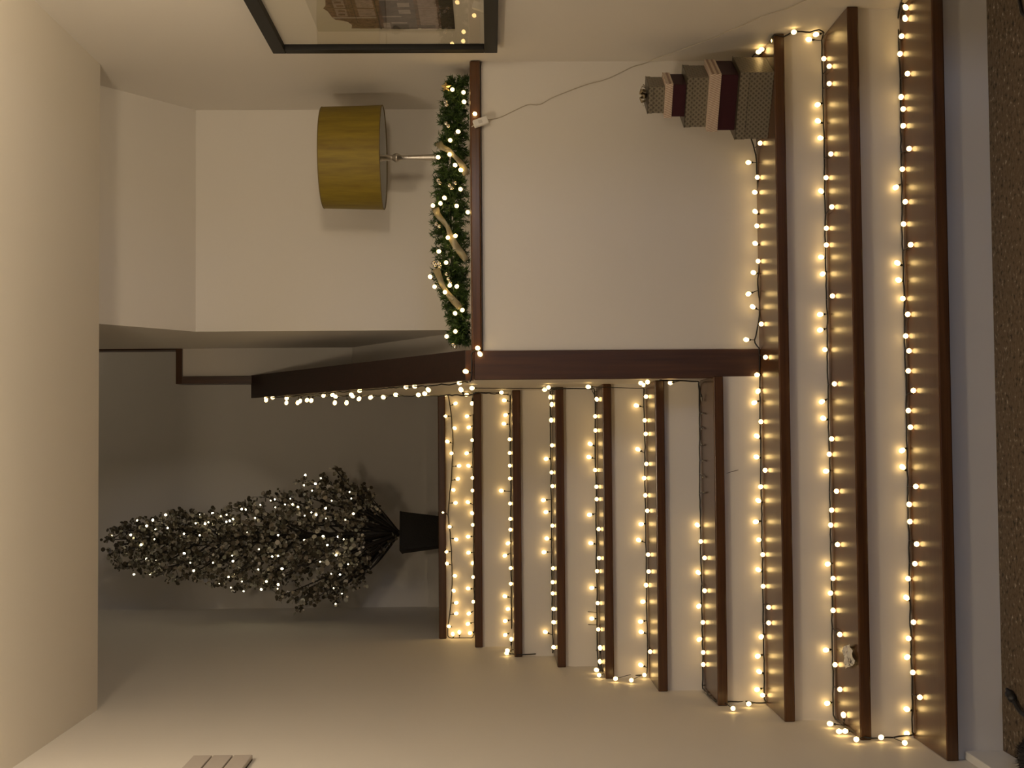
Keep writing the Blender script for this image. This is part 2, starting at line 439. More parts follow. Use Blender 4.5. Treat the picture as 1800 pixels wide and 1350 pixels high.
# upper string: from the top riser down to tread 5
wy = riser_y(10) - 0.010
top_px = [(786,690),(790,706),(795,750),(796,780),(795,820),(793,845),(789,890),(788,905),(792,945),(794,985),(795,1020),(793,1060),(789,1090),(787,1112),(790,1121),(808,1122),(828,1121),(832,1118)]
w_up = [at(x, y, Y=wy) for x, y in top_px]
w_up += tread_wire(9, XL + 0.03, XS - 0.02, 12)
w_up += on_x(XS - 0.010, [(833,691),(850,691),(870,692),(893,694)])
w_up += tread_wire(8, XS - 0.02, XL + 0.02, 12)
w_up += on_x(XL + 0.010, [(900,1148),(912,1151),(930,1150),(950,1148),(968,1147)])
w_up += tread_wire(7, XL + 0.02, XS - 0.02, 12)
w_up += on_x(XS - 0.010, [(970,687),(985,683),(1010,683),(1040,683)])
w_up += tread_wire(6, XS - 0.02, XL + 0.02, 12)
w_up += on_x(XL + 0.010, [(1055,1176),(1066,1183),(1085,1184),(1110,1186),(1130,1187)])
w_up += tread_wire(5, XL + 0.02, XS - 0.02, 12)
b_up = [at(x, y, Y=wy - 0.008) for x, y in T10]
for k in (9, 8, 7, 6, 5): b_up += on_step(k, T[k])
b_up += on_x(WS, Zm(740,600,4.5,[(362,423),(372,453),(410,458),(430,452),(405,370),(550,435),(635,405),(980,382),(1010,365),(1160,417),(1268,400),(1325,360)]))
b_up += on_x(WS, Zm(1080,600,4.5,[(208,330),(230,345),(262,322),(205,383)]))
b_up += on_x(WL, Zm(740,900,4.5,[(685,1095),(680,1117),(990,1068),(877,1080),(773,1080),(1450,1200),(1390,1250),(1410,1290),(1540,1318),(1665,1330),(1768,1290)]))
light_string('fairy_light_string', 'warm fairy lights on black cable zigzagging over the upper stair treads', 'fairy lights', [w_up], b_up)

# lower string: from tread 4 down to tread 1
w_lo = on_x(XS - 0.010, [(1160,668),(1180,669),(1205,670),(1226,670)])
w_lo += tread_wire(4, XS - 0.02, XL + 0.02, 12)
w_lo += on_x(XL + 0.010, [(1238,1212),(1250,1226),(1262,1234),(1285,1234),(1310,1233),(1330,1236),(1346,1235)])
w_lo += tread_wire(3, XL + 0.02, 0.20, 11)
w_lo += [at(x, y, Y=4.842) for x, y in [(1335,640),(1334,612),(1328,605),(1327,598),(1331,580),(1336,545),(1334,520),(1332,490),(1336,460),(1336,400),(1336,350),(1331,310),(1330,285),(1326,262),(1322,248)]]
w_lo += [Vector((1.13, 4.845, 0.55)), Vector((1.25, 4.84, 0.54)), Vector((XR - 0.012, 4.78, 0.535))]
w_lo += on_x(XR - 0.010, [(1347,86),(1355,70),(1363,61),(1378,64),(1393,57),(1410,55),(1424,56),(1440,53),(1449,58)])
w_lo += tread_wire(2, XR - 0.02, XL + 0.02, 20)
w_lo += on_x(XL + 0.010, [(1478,1268),(1490,1282),(1503,1288),(1520,1296),(1545,1297),(1570,1296),(1590,1294),(1608,1291)])
w_lo += tread_wire(1, XL + 0.02, XR - 0.015, 20)
w_lo += [Vector((XR - 0.012, 4.05, 0.21)), Vector((XR - 0.012, 3.93, 0.19))]
b_lo = []
for k in (4, 3, 2, 1): b_lo += on_step(k, T[k])
b_lo += on_x(WS, Zm(1080,600,4.5,[(445,328)]))
b_lo += on_x(WR, Zm(1300,0,3.6,[(215,258),(140,313),(122,328),(345,203),(440,250),(485,218)]))
b_lo += on_x(WL, Zm(1080,900,3.375,[(545,1030),(590,1062),(605,1080),(703,1165),(798,1138)]))
b_lo += on_x(WL, Zm(1400,1050,4.5,[(268,1000),(340,1060),(388,1058),(475,1123),(875,1078),(668,1108),(855,1150)]))
d_lo = [at(x, y, Z=4 * R + 0.008) for x, y in Zm(1080,600,4.5,[(690,455),(695,572),(690,690),(690,818),(700,945),(700,1075),(705,1195)])]
light_string('fairy_light_string', 'warm fairy lights on black cable running along the three widest bottom treads', 'fairy lights', [w_lo], b_lo, d_lo)

# string along the sloping cap of the balustrade
def on_cap(pts, dz_=-0.022):
    out = []
    for x, y in pts:
        d = FW + RT * ((675 - y) / F_PX) + UP * ((900 - x) / F_PX)
        s = (2.572 - 1.541) / (6.535 - 4.850)
        z0 = 1.541 + dz_ - s * 4.850
        t = (z0 + s * CAM.y - CAM.z) / (d.z - s * d.y)
        p = CAM + d * t
        if p.x > XS - 0.012: p.x = XS - 0.012
        out.append(p)
    return out
J = lambda pts: Zm(440, 640, 4.286, pts)
w_cap = on_cap(J([(1700,215),(1650,235),(1560,232),(1400,238),(1200,240),(1000,238),(800,240),(600,240),(400,242),(215,243),(120,246)]), -0.030)
w_cap2 = on_cap(J([(120,244),(300,240),(480,228),(640,215),(800,190),(950,182),(1100,176),(1200,172),(1280,165),(1380,165),(1440,150),(1500,158),(1560,142),(1640,124)]), -0.015)
b_cap = on_cap(J([(120,248),(120,272),(170,245),(275,258),(272,290),(357,290),(375,278),(428,270),(460,273),(553,238),(620,232),(643,245),(637,290),(725,290),(762,230),(772,243),(825,195),(820,260),(908,250),(1003,250),(1098,232),(1175,163),(1240,160),(1268,232),(1315,223),(1340,193),(1577,132),(1588,195)]))
over = [(812,696),(816,690),(826,672),(828,666),(829,655),(829,640),(829,625),(831,618),(838,614)]
w_over = [at(x, y, Y=4.842) for x, y in over[2:]]
b_over = [at(x, y, Y=4.838) for x, y in [(819,653),(840,612),(843.5,622)]]
light_string('fairy_light_string', 'warm fairy lights hanging under the dark sloping handrail board', 'fairy lights', [w_cap, w_cap2, w_over], b_cap + b_over)

# ================================================================ table lamp in the recess
LX, LY, LZ = 1.078, 5.24, 1.505
lamp = tag(empty('table_lamp', (LX, LY, LZ)), 'unlit table lamp with olive drum shade and slim silver stem behind the garland', 'lamp')
def silk():
    m, n, l, b = nt('olive_slub_silk')
    tc = n.new('ShaderNodeTexCoord'); mp = n.new('ShaderNodeMapping'); mp.inputs['Scale'].default_value = (28, 28, 3.0)
    no = n.new('ShaderNodeTexNoise'); no.inputs['Scale'].default_value = 1.6; no.inputs['Detail'].default_value = 6; no.inputs['Roughness'].default_value = 0.65
    cr = n.new('ShaderNodeValToRGB')
    cr.color_ramp.elements[0].position = 0.28; cr.color_ramp.elements[0].color = (0.16, 0.10, 0.004, 1)
    cr.color_ramp.elements[1].position = 0.72; cr.color_ramp.elements[1].color = (0.27, 0.20, 0.013, 1)
    l.new(tc.outputs['Object'], mp.inputs['Vector']); l.new(mp.outputs[0], no.inputs['Vector']); l.new(no.outputs['Fac'], cr.inputs['Fac'])
    l.new(cr.outputs[0], b.inputs['Base Color']); b.inputs['Roughness'].default_value = 0.6
    bp = n.new('ShaderNodeBump'); bp.inputs['Strength'].default_value = 0.15; bp.inputs['Distance'].default_value = 0.004
    l.new(no.outputs['Fac'], bp.inputs['Height']); l.new(bp.outputs[0], b.inputs['Normal'])
    return m
ZB, ZT_ = 1.852 - LZ, 2.078 - LZ
m = MB(); m.lathe([(0.078, 0.0), (0.080, 0.008), (0.070, 0.016), (0.030, 0.026), (0.018, 0.045)], 32); m.build('base', SILVER, lamp, smooth=True)
m = MB(); m.lathe([(0.018, 0.045), (0.0165, 0.08), (0.0135, 0.14), (0.011, 0.20), (0.0088, 0.255), (0.0085, 0.275), (0.012, 0.284), (0.0172, 0.293), (0.0175, 0.300), (0.013, 0.309), (0.0095, 0.313), (0.0115, 0.318), (0.0115, 0.352), (0.0135, 0.353), (0.0135, 0.39)], 24)
m.build('stem', SILVER, lamp, smooth=True)
m = MB(); m.lathe([(0.1955, ZB), (0.1900, ZT_)], 64, close=False); sh = m.build('shade', silk(), lamp, smooth=True)
m = MB(); m.lathe([(0.1880, ZT_), (0.1938, ZB)], 64, close=False); m.build('lining', plain('white_lining', (0.70, 0.70, 0.68), 0.7), sh, smooth=True)
RIM = plain('shade_rim', (0.16, 0.11, 0.03), 0.6)
for rr, z in ((0.1948, ZB), (0.1890, ZT_)):
    m = MB(); m.tube([(rr * math.cos(a), rr * math.sin(a), z) for a in [2 * math.pi * i / 64 for i in range(65)]], 0.0022, 6); m.build('rim', RIM, sh, smooth=True)
m = MB(); m.lathe([(0.012, 0.39), (0.027, 0.43), (0.030, 0.45), (0.024, 0.475), (0.001, 0.487)], 16, close=False); m.build('light_bulb', plain('frosted_bulb', (0.7, 0.68, 0.62), 0.4), lamp, smooth=True)
m = MB()
for a in (0, 2.094, 4.188): m.tube([(0.013 * math.cos(a), 0.013 * math.sin(a), 0.37), (0.189 * math.cos(a), 0.189 * math.sin(a), ZT_ - 0.03)], 0.0018, 5)
m.build('shade_carrier', SILVER, lamp)

# ================================================================ framed picture on the right wall
FX = XR - 0.001
Yr0, Yl0, Zb0, Zt0 = 3.72, 4.655, 1.422, 2.177     # near side, far side, bottom, top
pic = tag(empty('framed_picture', (FX, (Yr0 + Yl0) / 2, Zb0)), 'black framed picture of an old gabled building on the right wall', 'picture')
po = Vector((FX, (Yr0 + Yl0) / 2, Zb0))
FWD, FDP = 0.044, 0.028
def pbox(name, x0, x1, y0, y1, z0, z1, mat, parent=pic, bevel=0.0):
    m = MB(); m.box(Vector((FX - x1, y0, z0)) - po, Vector((FX - x0, y1, z1)) - po)
    return m.build(name, mat, parent, bevel=bevel)
pbox('frame_rail', 0, FDP, Yr0, Yl0, Zt0 - FWD, Zt0, FRAME, bevel=0.002)
pbox('frame_rail', 0, FDP, Yr0, Yl0, Zb0, Zb0 + FWD, FRAME, bevel=0.002)
pbox('frame_stile', 0, FDP, Yl0 - FWD, Yl0, Zb0 + FWD, Zt0 - FWD, FRAME, bevel=0.002)
pbox('frame_stile', 0, FDP, Yr0, Yr0 + FWD, Zb0 + FWD, Zt0 - FWD, FRAME, bevel=0.002)
mat_o = pbox('mat_board', 0.001, 0.008, Yr0 + FWD, Yl0 - FWD, Zb0 + FWD, Zt0 - FWD, plain('cream_mat', (0.62, 0.57, 0.46), 0.9))
PAPER = plain('print_paper', (0.46, 0.42, 0.32), 0.9)
def stone(name, c1, c2, sc_=60):
    m, n, l, b = nt(name)
    tc = n.new('ShaderNodeTexCoord')
    no = n.new('ShaderNodeTexNoise'); no.inputs['Scale'].default_value = sc_; no.inputs['Detail'].default_value = 6; no.inputs['Roughness'].default_value = 0.7
    cr = n.new('ShaderNodeValToRGB'); cr.color_ramp.elements[0].position = 0.36; cr.color_ramp.elements[0].color = (*c1, 1)
    cr.color_ramp.elements[1].position = 0.66; cr.color_ramp.elements[1].color = (*c2, 1)
    l.new(tc.outputs['Object'], no.inputs['Vector']); l.new(no.outputs['Fac'], cr.inputs['Fac']); l.new(cr.outputs[0], b.inputs['Base Color'])
    b.inputs['Roughness'].default_value = 0.9
    return m
INK = [PAPER, stone('print_brown', (0.055, 0.035, 0.022), (0.19, 0.11, 0.065)), stone('print_pale', (0.17, 0.125, 0.10), (0.30, 0.23, 0.19)),
       stone('print_grey', (0.075, 0.062, 0.055), (0.14, 0.115, 0.10)), stone('print_dark', (0.025, 0.018, 0.013), (0.075, 0.055, 0.035)),
       stone('print_light', (0.24, 0.20, 0.165), (0.34, 0.29, 0.245))]
Ytip = at(568, 15, X=FX - 0.009).y
pm = MB()
def flat(poly, mi, h):
    vs = [Vector((FX - h, y, z)) - po for y, z in poly]
    pm.add(vs, [tuple(range(len(vs)))], mi)
def yz(x, y): p = at(x, y, X=FX - 0.009); return (p.y, p.z)
Zp0, Zp1 = 1.56, 2.002
yl = 4.468; yr = 2 * Ytip - yl
flat([(yl, Zp0), (yr, Zp0), (yr, Zp1), (yl, Zp1)], 0, 0.0086)
half = [yz(568, 15), yz(576, 20), yz(584, 31), yz(590, 35), yz(605, 37), yz(612, 39), yz(619, 44), yz(618, 50)]
base_z = yz(800, 51)[1]
side = [(p[0] - Ytip, p[1]) for p in half]
sil = [(Ytip + d, z) for d, z in side] + [(Ytip + side[-1][0] , base_z), (Ytip - side[-1][0], base_z)] + [(Ytip - d, z) for d, z in side[::-1]][:-1]
flat(sil, 1, 0.0089)
def prect(x0, x1, y0, y1, mi, h):
    a = yz(x0, y0); b = yz(x1, y1)
    for sgn in (1, -1):
        u, v = Ytip + sgn * (a[0] - Ytip), Ytip + sgn * (b[0] - Ytip)
        flat([(u, a[1]), (v, a[1]), (v, b[1]), (u, b[1])], mi, h)
prect(669, 735, 15, 51, 3, 0.0091)      # grey middle floors
prect(735, 772, 15, 51, 2, 0.0091)      # pale lower storey
prect(772, 800, 15, 51, 4, 0.0091)      # dark ground
prect(628, 661, 16, 29, 2, 0.0092)      # pale upper panels
prect(588, 612, 16, 29, 2, 0.0092)
prect(612, 618, 15, 34, 5, 0.0094)
prect(622, 628, 16, 40, 4, 0.0094)
prect(584, 662, 30, 32, 5, 0.0094)
prect(662, 669, 15, 51, 4, 0.0094)
prect(628, 660, 33, 50, 1, 0.0092)
prect(672, 706, 28, 30, 5, 0.0094)
prect(688, 716, 39, 41, 5, 0.0094)
prect(673, 688, 40, 51, 5, 0.0093)
prect(690, 720, 43, 51, 4, 0.0093)
prect(700, 722, 17, 24, 5, 0.0094)
prect(594, 607, 18, 21, 1, 0.0096)
prect(594, 607, 24, 27, 1, 0.0096)
prect(736, 766, 44, 49, 3, 0.0093)
pm.build('print', INK, mat_o).location = (0, 0, 0)
def glassmat():
    m, n, l, b = nt('picture_glass')
    n.remove(b)
    out = n['Material Output']
    tr = n.new('ShaderNodeBsdfTransparent'); gl = n.new('ShaderNodeBsdfGlossy'); gl.inputs['Roughness'].default_value = 0.02
    fr = n.new('ShaderNodeFresnel'); fr.inputs['IOR'].default_value = 1.45
    mx = n.new('ShaderNodeMixShader')
    ge = n.new('ShaderNodeNewGeometry'); mu = n.new('ShaderNodeMath'); mu.operation = 'MULTIPLY'; iv = n.new('ShaderNodeMath'); iv.operation = 'SUBTRACT'; iv.inputs[0].default_value = 1.0
    l.new(ge.outputs['Backfacing'], iv.inputs[1]); l.new(iv.outputs[0], mu.inputs[0]); l.new(fr.outputs[0], mu.inputs[1])
    l.new(mu.outputs[0], mx.inputs[0]); l.new(tr.outputs[0], mx.inputs[1]); l.new(gl.outputs[0], mx.inputs[2]); l.new(mx.outputs[0], out.inputs['Surface'])
    return m
pbox('glass', 0.0165, 0.018, Yr0 + FWD, Yl0 - FWD, Zb0 + FWD, Zt0 - FWD, glassmat())

# ================================================================ stack of gift boxes
def scales():
    """overlapping fans printed in rows"""
    m, n, l, b = nt('fan_pattern_paper')
    def M(op, a, c=None):
        k = n.new('ShaderNodeMath'); k.operation = op
        for i_, v in enumerate((a, c)):
            if v is None: continue
            if isinstance(v, (int, float)): k.inputs[i_].default_value = v
            else: l.new(v, k.inputs[i_])
        return k.outputs[0]
    tc = n.new('ShaderNodeTexCoord'); sx = n.new('ShaderNodeSeparateXYZ'); l.new(tc.outputs['Object'], sx.inputs[0])
    su = M('DIVIDE', M('ADD', sx.outputs[0], sx.outputs[1]), 0.0165); sv = M('DIVIDE', M('ADD', sx.outputs[2], 0.001), 0.0090)
    row = M('FLOOR', sv)
    fu = M('SUBTRACT', M('FRACT', M('ADD', su, M('MULTIPLY', row, 0.5))), 0.5)
    fv = M('MULTIPLY', M('FRACT', sv), 0.52)
    d = M('SQRT', M('ADD', M('MULTIPLY', fu, fu), M('MULTIPLY', fv, fv)))
    cr = n.new('ShaderNodeValToRGB'); e = cr.color_ramp.elements
    e[0].position = 0.0; e[0].color = (0.020, 0.016, 0.012, 1); e[1].position = 1.0; e[1].color = (0.12, 0.10, 0.07, 1)
    for p, c in ((0.12, (0.03, 0.024, 0.018)), (0.17, (0.20, 0.175, 0.125)), (0.28, (0.13, 0.11, 0.075)), (0.33, (0.24, 0.21, 0.155)), (0.42, (0.17, 0.145, 0.10)), (0.45, (0.34, 0.30, 0.23)), (0.52, (0.14, 0.12, 0.085))):
        x = e.new(p); x.color = (*c, 1)
    l.new(d, cr.inputs['Fac']); l.new(cr.outputs[0], b.inputs['Base Color'])
    b.inputs['Roughness'].default_value = 0.36
    return m
def stripes():
    m, n, l, b = nt('fine_striped_paper')
    tc = n.new('ShaderNodeTexCoord'); mp = n.new('ShaderNodeMapping'); mp.inputs['Rotation'].default_value = (0, 0.35, 0)
    wv = n.new('ShaderNodeTexWave'); wv.bands_direction = 'X'; wv.inputs['Scale'].default_value = 55; wv.inputs['Distortion'].default_value = 0.4
    cr = n.new('ShaderNodeValToRGB'); cr.color_ramp.elements[0].position = 0.3; cr.color_ramp.elements[0].color = (0.40, 0.27, 0.20, 1)
    cr.color_ramp.elements[1].position = 0.6; cr.color_ramp.elements[1].color = (0.74, 0.62, 0.50, 1)
    l.new(tc.outputs['Object'], mp.inputs['Vector']); l.new(mp.outputs[0], wv.inputs['Vector']); l.new(wv.outputs['Fac'], cr.inputs['Fac']); l.new(cr.outputs[0], b.inputs['Base Color'])
    b.inputs['Roughness'].default_value = 0.5
    return m
FAN, STR = scales(), stripes()
MAROON = paint('maroon_paper', (0.042, 0.009, 0.014), 0.45, 0.05, 300)
GOLDTOP = plain('dull_gold_paper', (0.075, 0.06, 0.036), 0.4, metal=0.3)
BA = math.atan2(-0.128, 0.200)          # the whole stack is turned on the tread
ux, uy = Vector((-0.2, 0.128, 0)).normalized(), Vector((0.128, 0.2, 0)).normalized()
BX = [  # near right corner, z, height, front length, side length, style, label
    ((1.212, 4.531), 0.510, 0.113, 0.237, 0.170, 'fan', 'largest fan patterned gift box, bottom of the stack'),
    ((1.211, 4.556), 0.623, 0.093, 0.200, 0.162, 'lid', 'larger maroon gift box with wide striped lid'),
    ((1.210, 4.589), 0.716, 0.074, 0.178, 0.140, 'fan', 'middle sized fan patterned gift box between the two maroon ones'),
    ((1.192, 4.605), 0.790, 0.069, 0.120, 0.122, 'lid', 'smaller maroon gift box with narrow striped lid'),
    ((1.189, 4.625), 0.859, 0.056, 0.098, 0.112, 'fan', 'smallest fan patterned gift box with bow, top of the stack')]
for (cx_, cy_), z, h, L, D, st, lab in BX:
    # local x runs along the front from left to right, local y away from the viewer
    c0 = Vector((cx_, cy_, z)) + ux * L           # front left corner
    g = tag(empty('gift_box', c0, BA), lab, 'box', 'tower of gift boxes')
    lh = 0.036 if h > 0.08 else 0.025
    if st == 'lid':
        m = MB(); m.box((0.004, 0.004, 0), (L - 0.004, D - 0.004, h - 0.004)); m.build('body', MAROON, g, bevel=0.001)
        m = MB(); m.box((0, 0, h - lh), (L, D, h)); m.build('lid', STR, g, bevel=0.001)
    else:
        lz = h * 0.30
        m = MB(); m.box((0.003, 0.003, 0), (L - 0.003, D - 0.003, h - 0.004)); m.build('body', FAN, g, bevel=0.001)
        m = MB(); m.box((0.0015, 0.0015, h - lz), (L - 0.0015, D - 0.0015, h - 0.001)); ld = m.build('lid', FAN, g, bevel=0.001)
        m = MB(); m.box((0, 0, h - 0.001), (L, D, h)); m.build('lid_top', GOLDTOP, ld)
    if lab.startswith('smallest'):
        # ribbon bow of looped strips
        bw = MB(); c = Vector((L / 2, D / 2, h))
        for i in range(9):
            a = 2 * math.pi * i / 9; rr = 0.038 if i % 2 else 0.031; up_ = 0.014 if i % 2 else 0.022
            d = Vector((math.cos(a), math.sin(a), 0)); s_ = Vector((-math.sin(a), math.cos(a), 0)) * 0.0055
            P_ = [c, c + d * rr * .5 + Vector((0, 0, up_)), c + d * rr + Vector((0, 0, up_ * .7)), c + d * rr * .8 + Vector((0, 0, 0.004)), c + Vector((0, 0, 0.003))]
            vs = []; fs = []
            for p in P_: vs += [p - s_, p + s_]
            for k in range(len(P_) - 1): fs.append((2*k, 2*k+1, 2*k+3, 2*k+2))
            bw.add(vs, fs)
        bw.build('bow', plain('bronze_ribbon', (0.30, 0.24, 0.14), 0.35, metal=0.5), g)

# ================================================================ garland on the ledge
gar = tag(empty('pine_garland', (0.83, 4.93, 1.519)), 'green pine garland with ribbon, silver berries and lights along the dark ledge', 'garland')
go = Vector((0.83, 4.93, 1.519))
def needle_mat():
    m, n, l, b = nt('pine_needles')
    ge = n.new('ShaderNodeNewGeometry')
    cr = n.new('ShaderNodeValToRGB'); cr.color_ramp.elements[0].color = (0.008, 0.026, 0.006, 1); cr.color_ramp.elements[1].color = (0.055, 0.11, 0.016, 1)
    l.new(ge.outputs['Random Per Island'], cr.inputs['Fac']); l.new(cr.outputs[0], b.inputs['Base Color']); b.inputs['Roughness'].default_value = 0.55
    return m
TOPZ = [(0.325, 1.600), (0.44, 1.610), (0.60, 1.655), (0.81, 1.662), (1.01, 1.650), (1.18, 1.632), (1.30, 1.602)]
def top_z(x):
    for (a, za), (b, zb) in zip(TOPZ, TOPZ[1:]):
        if a <= x <= b: return za + (zb - za) * (x - a) / (b - a)
    return TOPZ[0][1] if x < TOPZ[0][0] else TOPZ[-1][1]
core = []
for i in range(30):
    x = 0.345 + (1.295 - 0.345) * i / 29
    core.append(Vector((x, 4.93 + 0.006 * math.sin(i * 1.3), (top_z(x) + 1.519) / 2)))
m = MB(); m.tube([p - go for p in core], 0.004, 6); m.build('wire_core', plain('green_wire', (0.02, 0.03, 0.012), 0.7), gar)
nb = MB()
for i in range(1000):
    t = random.random(); x = 0.35 + 0.94 * t
    zt = top_z(x); zc_ = (zt + 1.519) / 2; hz = (zt - 1.519) / 2
    a = random.uniform(0, 2 * math.pi)
    base = Vector((x, 4.93, zc_))
    rd = Vector((random.uniform(-0.5, 0.5), math.cos(a), math.sin(a)))
    Ls = random.uniform(0.55, 1.06)
    tip = base + Vector((rd.x * 0.05, rd.y * 0.062 * Ls, rd.z * hz * Ls))
    tip.x = min(max(tip.x, 0.335), 1.315); tip.z = max(tip.z, 1.522)
    if tip.y < 4.845: tip.y = 4.845
    st_ = base.lerp(tip, 0.25)
    ax = (tip - st_); ln = ax.length; ax.normalize()
    u = ax.orthogonal().normalized(); w = ax.cross(u)
    nb.tube([st_ - go, tip - go], 0.0012, 3)
    nn = 30
    for k in range(nn):
        f = k / nn
        p = st_ + ax * ln * f
        b_ = random.uniform(0, 2 * math.pi)
        dr = (u * math.cos(b_) + w * math.sin(b_)) * 0.8 + ax * random.uniform(0.35, 0.8)
        dr.normalize()
        q = p + dr * random.uniform(0.014, 0.022)
        if q.z < 1.520: q.z = 1.520
        sd = dr.cross(Vector((random.uniform(-1, 1), random.uniform(-1, 1), random.uniform(-1, 1)))).normalized() * 0.0019
        nb.add([p - sd - go, p + sd - go, q - go], [(0, 1, 2)])
nobj = nb.build('needles', needle_mat(), gar); nobj['kind'] = 'stuff'
# sheer ribbon winding over the front
def sheer():
    m, n, l, b = nt('sheer_ribbon')
    b.inputs['Base Color'].default_value = (0.42, 0.36, 0.22, 1); b.inputs['Roughness'].default_value = 0.35; b.inputs['Metallic'].default_value = 0.2
    b.inputs['Alpha'].default_value = 0.62
    return m
RIB = sheer()
for pts in ([(770,250),(776,258),(788,264),(798,274),(808,284),(815,296),(820,308)],
            [(765,365),(770,378),(780,390),(788,402),(792,416),(800,430),(810,444),(820,458)],
            [(766,472),(772,486),(777,500),(786,514),(797,528),(810,541)]):
    ctr = []
    for i, (x, y) in enumerate(pts):
        s_ = i / (len(pts) - 1)
        ctr.append(at(x, y, Y=4.874 - 0.010 * math.sin(math.pi * s_) + (0.02 if i == 0 else 0)))
    sp = smooth_path(ctr, 0.008)
    rb = MB(); vs = []; fs = []
    for i, p in enumerate(sp):
        d = (sp[min(i+1, len(sp)-1)] - sp[max(i-1, 0)]).normalized()
        wv_ = d.cross(Vector((0, -1, 0)))  .normalized() * (0.0125 * (0.55 + 0.45 * abs(math.cos(i * 0.16))))
        tw = Vector((0, 0.006 * math.sin(i * 0.9), 0))
        vs += [p - wv_ - tw - go, p + wv_ + tw - go]
        if i: fs.append((2*i-2, 2*i-1, 2*i+1, 2*i))
    rb.add(vs, fs); o = rb.build('ribbon', RIB, gar, smooth=True)
    so = o.modifiers.new('thickness', 'SOLIDIFY'); so.thickness = 0.0006
# silver berries in small clusters
def ball(r):
    mb = MB(); mb.lathe([(0.0006, -r)] + [(r * math.cos(a), r * math.sin(a)) for a in [math.radians(-60 + 30 * i) for i in range(5)]] + [(0.0006, r)], 10)
    return mb.mesh('berry', BERRY, smooth=True)
BERRY_ME = ball(0.0075)
for x, y in [(783,180),(785,185),(784,217),(788,222),(770,317),(773,322),(790,326),(794,331),(800,322),(767,394),(772,398),(762,462),(765,466),(771,463),(773,468),(785,482),(788,490),(791,496),(797,606),(800,610)]:
    o = bpy.data.objects.new('berry', BERRY_ME); col.objects.link(o); o.parent = gar
    o.location = at(x, y, Y=4.868) - go
# small gold star
stz = at(784, 153, Y=4.872) - go
m = MB(); ring = []
for i in range(10):
    a = math.pi / 2 + math.pi * i / 5; rr = 0.019 if i % 2 == 0 else 0.009
    ring.append((rr * math.cos(a), 0, rr * math.sin(a)))
m.add(ring + [(0, -0.006, 0), (0, 0.006, 0)], [(i, (i + 1) % 10, 10) for i in range(10)] + [((i + 1) % 10, i, 11) for i in range(10)])
m.build('star', plain('gold_star', (0.85, 0.62, 0.25), 0.25, metal=0.9), gar, loc=stz, rot=(0, 0.3, 0))
gb = Zm(745,100,5.19,[(262,297),(365,325),(371,413),(318,683),(243,763),(238,893),(290,990),(343,1035),(135,917),(337,1210),(193,1290)]) \
   + Zm(745,350,4.655,[(75,53),(137,38),(270,55),(362,110),(262,300),(197,313),(127,427),(183,520),(55,638),(90,715),(215,705),(273,712),(175,765),(318,906),(258,938),(260,1082),(187,1127)])
GBM = bulb_mesh(BULB, 0.0075)
for x, y in gb:
    p = at(x, y, Y=4.866)
    d = Vector((random.uniform(-.4, .4), -1, random.uniform(0, .6))).normalized()
    o = bpy.data.objects.new('bulb', GBM); col.objects.link(o); o.parent = gar; o.location = p - go; o.rotation_euler = dz(d)
    h = MB(); h.tube([(0, 0, -0.004), (0, 0, -0.02), (0.004, 0.003, -0.05)], [0.0038, 0.0032, 0.0014], 6); h.build('bulb_holder', BLACK, o)
o = bpy.data.objects.new('bulb', GBM); col.objects.link(o); o.parent = gar; o.location = at(835.5, 200.5, Y=4.838) - go; o.rotation_euler = (1.2, 0, 0)

# white lead with in-line switch running down the wall
pw = [at(x, y, Y=4.838) for x, y in [(829,223),(833,220)]]
cab = tag(empty('power_lead', at(833, 220, Y=4.838)), 'thin white power lead with white in-line switch trailing down the wall', 'cable')
co = at(833, 220, Y=4.838)
lead = [at(858,210,Y=4.842)] + [at(x, y, Y=YP - 0.004) for x, y in [(868,209),(880,206),(905,194),(928,184),(948,184),(970,172),(1000,160),(1030,149),(1060,141),(1080,133),(1100,123),(1113,117),(1128,113),(1140,108.6)]]
lead += [at(x, y, X=XR - 0.004) for x, y in [(1155,102),(1175,96),(1205,85),(1240,72),(1258,66),(1275,57),(1300,47),(1320,38),(1345,27),(1370,20),(1390,13),(1405,5),(1430,-6)]]
sp = smooth_path(lead, 0.01)
m = MB(); m.tube([p - co for p in sp], 0.0017, 6); m.tube([p - co for p in smooth_path(pw, 0.01)], 0.0017, 6)
m.build('cord', plain('white_cord', (0.52, 0.46, 0.38), 0.5), cab, smooth=True)
a, b = at(832.5, 219, Y=4.832), at(857.5, 210, Y=4.832)
dv = (b - a).normalized()
m = MB(); m.box((-0.013, -0.011, 0.0), (0.013, 0.011, (b - a).length))
sw = m.build('switch_body', WHITEP, cab, bevel=0.003); sw.location = a - co; sw.rotation_euler = (0, math.atan2(dv.x, dv.z), 0)
m = MB(); m.box((-0.006, -0.0128, 0.018), (0.006, -0.0105, 0.032)); m.build('rocker', plain('grey_rocker', (0.6, 0.57, 0.52), 0.4), sw, bevel=0.001)

